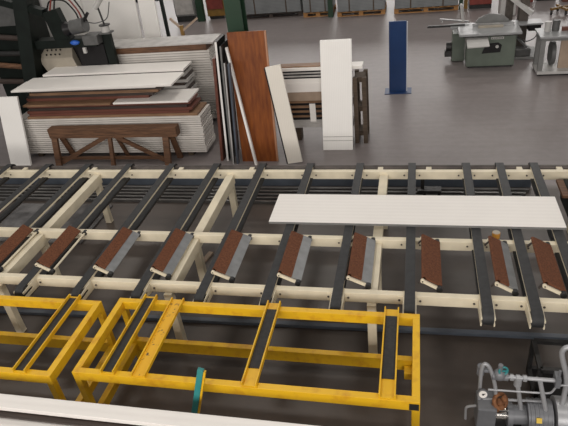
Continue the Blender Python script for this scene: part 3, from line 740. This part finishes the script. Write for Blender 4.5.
# ------------------------------------------------------------------ black machine at the left
bm_ = thing('press_machine', (-1.3, 3.5, 0), 'black-green production machine with posts and hoses at far left', 'machine')
MB().hexa([(-1.78, 2.98, 0), (-1.48, 2.98, 0), (-1.48, 3.25, 0), (-1.78, 3.25, 0), (-1.32, 3.38, 3.1), (-1.0, 3.38, 3.1), (-1.0, 3.65, 3.1), (-1.32, 3.65, 3.1)]).build('post', 'machine', bm_)
MB().bar((-2.3, 3.45, 2.96), (-.78, 3.40, 2.52), .16, .13).build('beam', 'machine', bm_)
MB().hexa([(-.80, 3.33, 2.52), (-.48, 3.33, 2.58), (-.48, 3.50, 2.58), (-.80, 3.50, 2.52), (-.70, 3.33, 1.95), (-.34, 3.33, 1.95), (-.34, 3.50, 1.95), (-.70, 3.50, 1.95)]).build('arm', 'machine', bm_)
MB().span(-1.18, .18, 3.32, 3.62, 1.83, 1.99).build('bed_beam', 'machine', bm_)
MB().span(-.35, .25, 3.45, 3.66, 0, 1.84).build('pedestal', 'blackfilm', bm_)
MB().span(-.08, .25, 3.28, 3.60, 1.86, 2.05).build('gearbox', 'motor', bm_, bevel=.02)
MB().cyl((-.28, 3.40, 2.20), (.02, 3.40, 2.24), .14, n=20).build('motor', 'motor', bm_, smooth=True)
MB().cyl((-.42, 3.40, 2.18), (-.28, 3.40, 2.2), .15, .09, n=20).build('motor_bell', 'blackfilm', bm_, smooth=True)
MB().bar((.0, 3.4, 2.30), (.14, 3.4, 2.46), .04, .05).build('handle', 'blackfilm', bm_)
for i, (dx, dz) in enumerate(((0, 0), (.07, .05), (.16, .08))):
    MB().tube([(-.75 + dx, 3.42, 2.52), (-.62 + dx, 3.42, 2.74 + dz), (-.30 + dx, 3.44, 2.72 + dz), (-.12 + dx, 3.42, 2.48), (-.10 + dx, 3.42, 2.30)], .016).build('hose', ('blackfilm', 'red', 'blackfilm')[i], bm_, smooth=True)
MB().ball((-.26, 3.30, 1.93), .085, (1.2, .7, .55)).build('blue_cap', 'plastic_blue', bm_, smooth=True)
MB().span(-.11, -.05, 3.26, 3.31, 1.72, 1.83).build('switch_box', 'lightgrey', bm_)
MB().span(-2.6, -1.45, 3.7, 4.3, 0, 2.9).build('cabinet', 'machine', bm_)
MB().span(-2.2, -1.62, 3.66, 3.70, 2.25, 2.75).build('cover_plate', 'motor', bm_)
for i, zz in enumerate((1.15, 1.45, 1.75, 2.05)):
    MB().cyl((-2.6, 3.50, zz + .08 * (i % 2)), (-1.40, 3.36, zz), .055, n=14).build('roller', ('darkboard', 'trestle', 'darksteel', 'darkboard')[i], bm_, smooth=True)
MB().span(-1.20, -.36, 3.625, 3.675, 0, 1.83).build('rear_panel', 'blackfilm', bm_)
MB().span(-2.4, -1.1, 3.0, 3.3, 0, .55).build('base', 'machine', bm_)
# beige control box on its stand, fixed to the machine
hb = MB().hexa([(-1.14, 3.44, 1.22), (-.42, 3.44, 1.22), (-.42, 3.62, 1.22), (-1.14, 3.62, 1.22), (-1.30, 3.43, 1.60), (-.50, 3.43, 1.60), (-.56, 3.62, 1.80), (-1.16, 3.62, 1.80)]).build('control_box', 'beige', bm_, bevel=.01)
MB().span(-.85, -.70, 3.47, 3.60, 0, 1.22).build('box_stand', 'machine', bm_)
for i in range(4):
    for j in range(2):
        x = -1.10 + .10 * i; y = 3.475 + .075 * j; zt = 1.62 + (y - 3.43) / .19 * .18
        MB().cyl((x, y, zt - .004), (x, y - .01, zt + .018), .016, n=8).build('button', 'blackfilm', hb)
# lamp on the machine's back
lm = thing('work_lamp', (.40, 3.45, 2.04), 'grey work lamp with a round white pot base on the black machine', 'lamp')
MB().span(.27, .50, 3.36, 3.56, 2.04, 2.07).build('bracket', 'motor', lm)
MB().cyl((.385, 3.46, 2.07), (.385, 3.46, 2.19), .085, n=20).build('pot', 'lightgrey', lm, smooth=True)
MB().cyl((.385, 3.46, 2.19), (.385, 3.46, 2.21), .11, n=20).build('rim', 'darksteel', lm, smooth=True)
MB().cyl((.385, 3.46, 2.21), (.345, 3.46, 2.55), .018, n=10).build('stem', 'darksteel', lm)
MB().cyl((.29, 3.46, 2.52), (.55, 3.46, 2.80), .05, .06, n=16).build('head', 'lightgrey', lm, smooth=True)
tag(MB().span(.27, .44, 3.45, 3.55, 0, 2.038).build('steel_post', 'machine'), 'black steel post carrying the work lamp beside the black machine', 'post')

MB().tube([(.02, 3.4, 2.30), (.22, 3.42, 2.24), (.5, 3.44, 2.30), (.62, 3.45, 2.62)], .010).build('cable', 'motor', lm, smooth=True)
# pale sheets lying behind the black machine
for i, (x0, x1, y0, y1, z0, z1, m, lab) in enumerate([(-3.2, -1.6, 6.2, 7.2, 0, 1.30, 'white_edge', 'pale sheet pile seen through the gap of the black machine'), (-2.9, -1.7, 6.3, 7.0, 1.301, 1.42, 'tan', 'orange-tan sheet on the pale pile behind the black machine'), (-1.55, -.5, 4.45, 4.9, 0, 1.40, 'white_edge', 'pale sheet pile close behind the black machine')]):
    tag(MB().span(x0, x1, y0, y1, z0, z1).build('sheet_pile', m, bevel=.004), lab, 'pile')

# ------------------------------------------------------------------ pump unit bottom right
pu = thing('pump_unit', (7.35, -3.3, 0), 'grey pump unit with pipes, gauge and rusty handwheel in the bottom right corner', 'pump')
MB().span(6.93, 8.0, -3.50, -3.15, 0, .05).build('skid', 'darksteel', pu, bevel=.005)
MB().span(6.90, 7.06, -3.42, -3.2, .05, .345).build('valve_block', 'pump', pu, bevel=.012)
MB().cyl((7.06, -3.3, .16), (7.165, -3.3, .165), .055, n=24).build('chrome_barrel', 'chrome', pu, smooth=True)
MB().cyl((7.165, -3.3, .17), (7.21, -3.3, .17), .105, n=24).build('flange', 'pump', pu, smooth=True)
MB().cyl((7.21, -3.3, .17), (7.33, -3.3, .18), .085, n=24).build('pump_body', 'pump', pu, smooth=True)
mo = MB().cyl((7.33, -3.3, .19), (7.53, -3.3, .20), .14, n=28)
for i in range(6): mo.cyl((7.345 + .034 * i, -3.3, .192), (7.355 + .034 * i, -3.3, .192), .148, n=28)
mo.build('motor', 'pump', pu, smooth=True)
MB().box((7.405, -3.425, .275), (.045, .01, .045), Matrix.Rotation(-.55, 3, 'X')).build('yellow_sticker', 'sticker', pu)
MB().cyl((7.55, -3.3, .20), (7.95, -3.3, .20), .175, n=32).build('tank', 'pipe', pu, smooth=True)
lb = MB().box((7.655, -3.468, .22), (.09, .012, .07)).build('paper_label', 'paper', pu)
MB().box((7.665, -3.475, .212), (.06, .006, .03)).build('blue_mark', 'labelblue', lb)
for xa in (7.30, 7.60, 7.88): MB().span(xa, xa + .05, -3.4, -3.2, .05, .12).build('foot', 'pump', pu)
MB().tube([(6.918, -3.3, .34), (6.908, -3.3, .70), (6.925, -3.3, .80), (6.975, -3.3, .76), (7.05, -3.3, .49), (7.05, -3.3, .30)], .017, n=10, rounds=2).build('bent_pipe', 'pipe', pu, smooth=True)
MB().cyl((6.91, -3.27, .63), (6.91, -3.27, .73), .032, n=12).cyl((6.88, -3.27, .68), (6.99, -3.27, .68), .022, n=12).build('fitting', 'pump', pu, smooth=True)
gg = MB().cyl((6.935, -3.34, .47), (6.935, -3.365, .48), .042, n=24).build('gauge', 'pump', pu, smooth=True)
MB().cyl((6.935, -3.364, .4795), (6.935, -3.369, .481), .034, n=24).build('dial', 'paper', gg)
MB().bar((6.935, -3.371, .482), (6.952, -3.371, .494), .006, .003, up=(0, 1, 0)).cyl((6.935, -3.368, .482), (6.935, -3.373, .482), .009, n=10).build('pointer', 'blackfilm', gg)
va = MB().ball((7.06, -3.3, .67), .052, (1, 1, 1.1)).cyl((7.06, -3.3, .67), (7.06, -3.3, .79), .02, n=12).cyl((7.0, -3.3, .655), (7.13, -3.3, .65), .035, n=14)
va.build('valve', 'pump', pu, smooth=True)
MB().torus((7.085, -3.31, .73), (.3, -1, .25), .036, .009).bar((7.05, -3.31, .73), (7.12, -3.31, .73), .014, .012).build('handwheel', 'valve_teal', pu, smooth=True)
MB().cyl((7.10, -3.3, .65), (7.52, -3.3, .65), .018, n=12).build('main_pipe', 'pipe', pu, smooth=True)
for xa in (7.145, 7.195, 7.25): MB().cyl((xa, -3.3, .65), (xa + .03, -3.3, .65), .030, n=6).build('nut', 'pipe', pu)
MB().cyl((7.215, -3.3, .65), (7.215, -3.3, .56), .033, n=12).cyl((7.215, -3.3, .57), (7.285, -3.3, .22), .019, n=12).build('down_pipe', 'pipe', pu, smooth=True)
MB().tube([(6.98, -3.32, .495), (7.45, -3.32, .505), (7.49, -3.32, .52), (7.515, -3.32, .60), (7.56, -3.32, .625), (7.80, -3.32, .63)], .009, rounds=2).build('thin_pipe', 'pipe', pu, smooth=True)
MB().cyl((7.385, -3.32, .64), (7.53, -3.36, .06), .020, n=12).build('slanted_pipe', 'pipe', pu, smooth=True)
MB().tube([(7.60, -3.3, .36), (7.595, -3.3, .68), (7.50, -3.3, .98), (7.53, -3.3, 1.05), (7.64, -3.3, 1.05), (7.80, -3.3, .95), (7.82, -3.3, .36)], .022, n=10, rounds=2).build('tall_loop_pipe', 'pipe', pu, smooth=True)
MB().tube([(6.82, -3.3, .05), (6.812, -3.3, .20), (6.83, -3.3, .225), (6.92, -3.3, .25)], .012, rounds=2).build('side_pipe', 'pipe', pu, smooth=True)
rw = MB().torus((7.09, -3.33, .37), (.5, -.7, .6), .062, .018, n=16).bar((7.03, -3.33, .35), (7.15, -3.33, .39), .025, .02).ball((7.09, -3.33, .36), .035).cyl((7.09, -3.31, .36), (7.08, -3.3, .2), .02, n=10)
rw.ball((7.12, -3.34, .41), .028, (1, 1, 1.5)).ball((7.10, -3.36, .33), .03)
rw.ball((7.045, -3.35, .33), .03, (1.2, 1, .8)).build('rusty_handwheel', 'rust', pu, smooth=True)
MB().span(7.50, 7.54, -3.34, -3.24, .60, .70).cyl((7.53, -3.29, .70), (7.53, -3.29, .76), .012, n=8).build('union', 'pump', pu)
MB().cyl((6.95, -3.3, .34), (7.3, -3.28, .345), .012, n=8).cyl((7.3, -3.28, .345), (7.45, -3.28, .35), .01, n=8).build('tie_rod', 'pipe', pu, smooth=True)
# dark angle iron crate behind the pump
dk = thing('steel_crate', (7.75, -2.75, 0), 'open dark steel frame crate on the floor behind the pump', 'crate')
for x in (7.47, 8.05):
    for y in (-2.98, -2.62): MB().span(x - .02, x + .02, y - .02, y + .02, 0, .42).build('post', 'darksteel', dk)
for zz in (.02, .40):
    for y in (-2.98, -2.62): MB().span(7.47, 8.05, y - .02, y + .02, zz, zz + .04).build('bar', 'darksteel', dk)
    for x in (7.47, 8.05): MB().span(x - .02, x + .02, -2.98, -2.62, zz, zz + .04).build('bar', 'darksteel', dk)
MB().span(7.49, 8.03, -2.96, -2.64, .02, .03).build('tray', 'blackfilm', dk)

# ------------------------------------------------------------------ light
W = bpy.data.worlds.new('hall_light'); S.world = W; W.use_nodes = True
nt = W.node_tree; bg = nt.nodes['Background']
bg.inputs['Color'].default_value = (1.0, 0.96, 0.93, 1); bg.inputs['Strength'].default_value = 0.22

def lamp(name, loc, sx, sy, power, rot=(0, 0, 0), col=(1, .95, .88)):
    l = bpy.data.lights.new(name, 'AREA'); l.shape = 'RECTANGLE'; l.size = sx; l.size_y = sy; l.energy = power; l.color = col
    o = bpy.data.objects.new(name, l); COL.objects.link(o); o.location = loc; o.rotation_euler = rot
    return o
for i, x in enumerate((-2.5, 3.5, 9.5)):
    for j, y in enumerate((-5, 1.0, 7.0, 13.0)):
        lamp('ceiling_lamp', (x, y, 7.2), 1.6, .5, 58 if y < 5 else 85)

for x in (-5.0, 4.0, 13.0):
    lamp('rear_fill', (x, -15.0, 6.2), 7.0, 3.6, 720, rot=(math.radians(80), 0, 0), col=(1, .95, .90))  # added area lights behind the camera brighten camera-facing surfaces; no window is there

# ------------------------------------------------------------------ camera
cam = bpy.data.cameras.new('camera'); co = bpy.data.objects.new('camera', cam); COL.objects.link(co); S.camera = co
yaw, pitch, roll = -0.2640, 0.5613, -0.1259
fw = Vector((math.sin(yaw) * math.cos(pitch), math.cos(yaw) * math.cos(pitch), -math.sin(pitch)))
rt = Vector((math.cos(yaw), -math.sin(yaw), 0)); up = rt.cross(fw)
r2 = math.cos(roll) * rt + math.sin(roll) * up; u2 = -math.sin(roll) * rt + math.cos(roll) * up
R = Matrix((r2, u2, -fw)).transposed().to_4x4()
co.matrix_world = Matrix.Translation((6.302, -6.839, 4.588)) @ R
cam.sensor_fit = 'HORIZONTAL'; cam.sensor_width = 36; cam.lens = 562.3 / 568 * 36; cam.clip_end = 200

vs = S.view_settings
vs.view_transform = 'Standard'; vs.look = 'None'; vs.gamma = 1; vs.use_curve_mapping = False; vs.exposure = 0.0
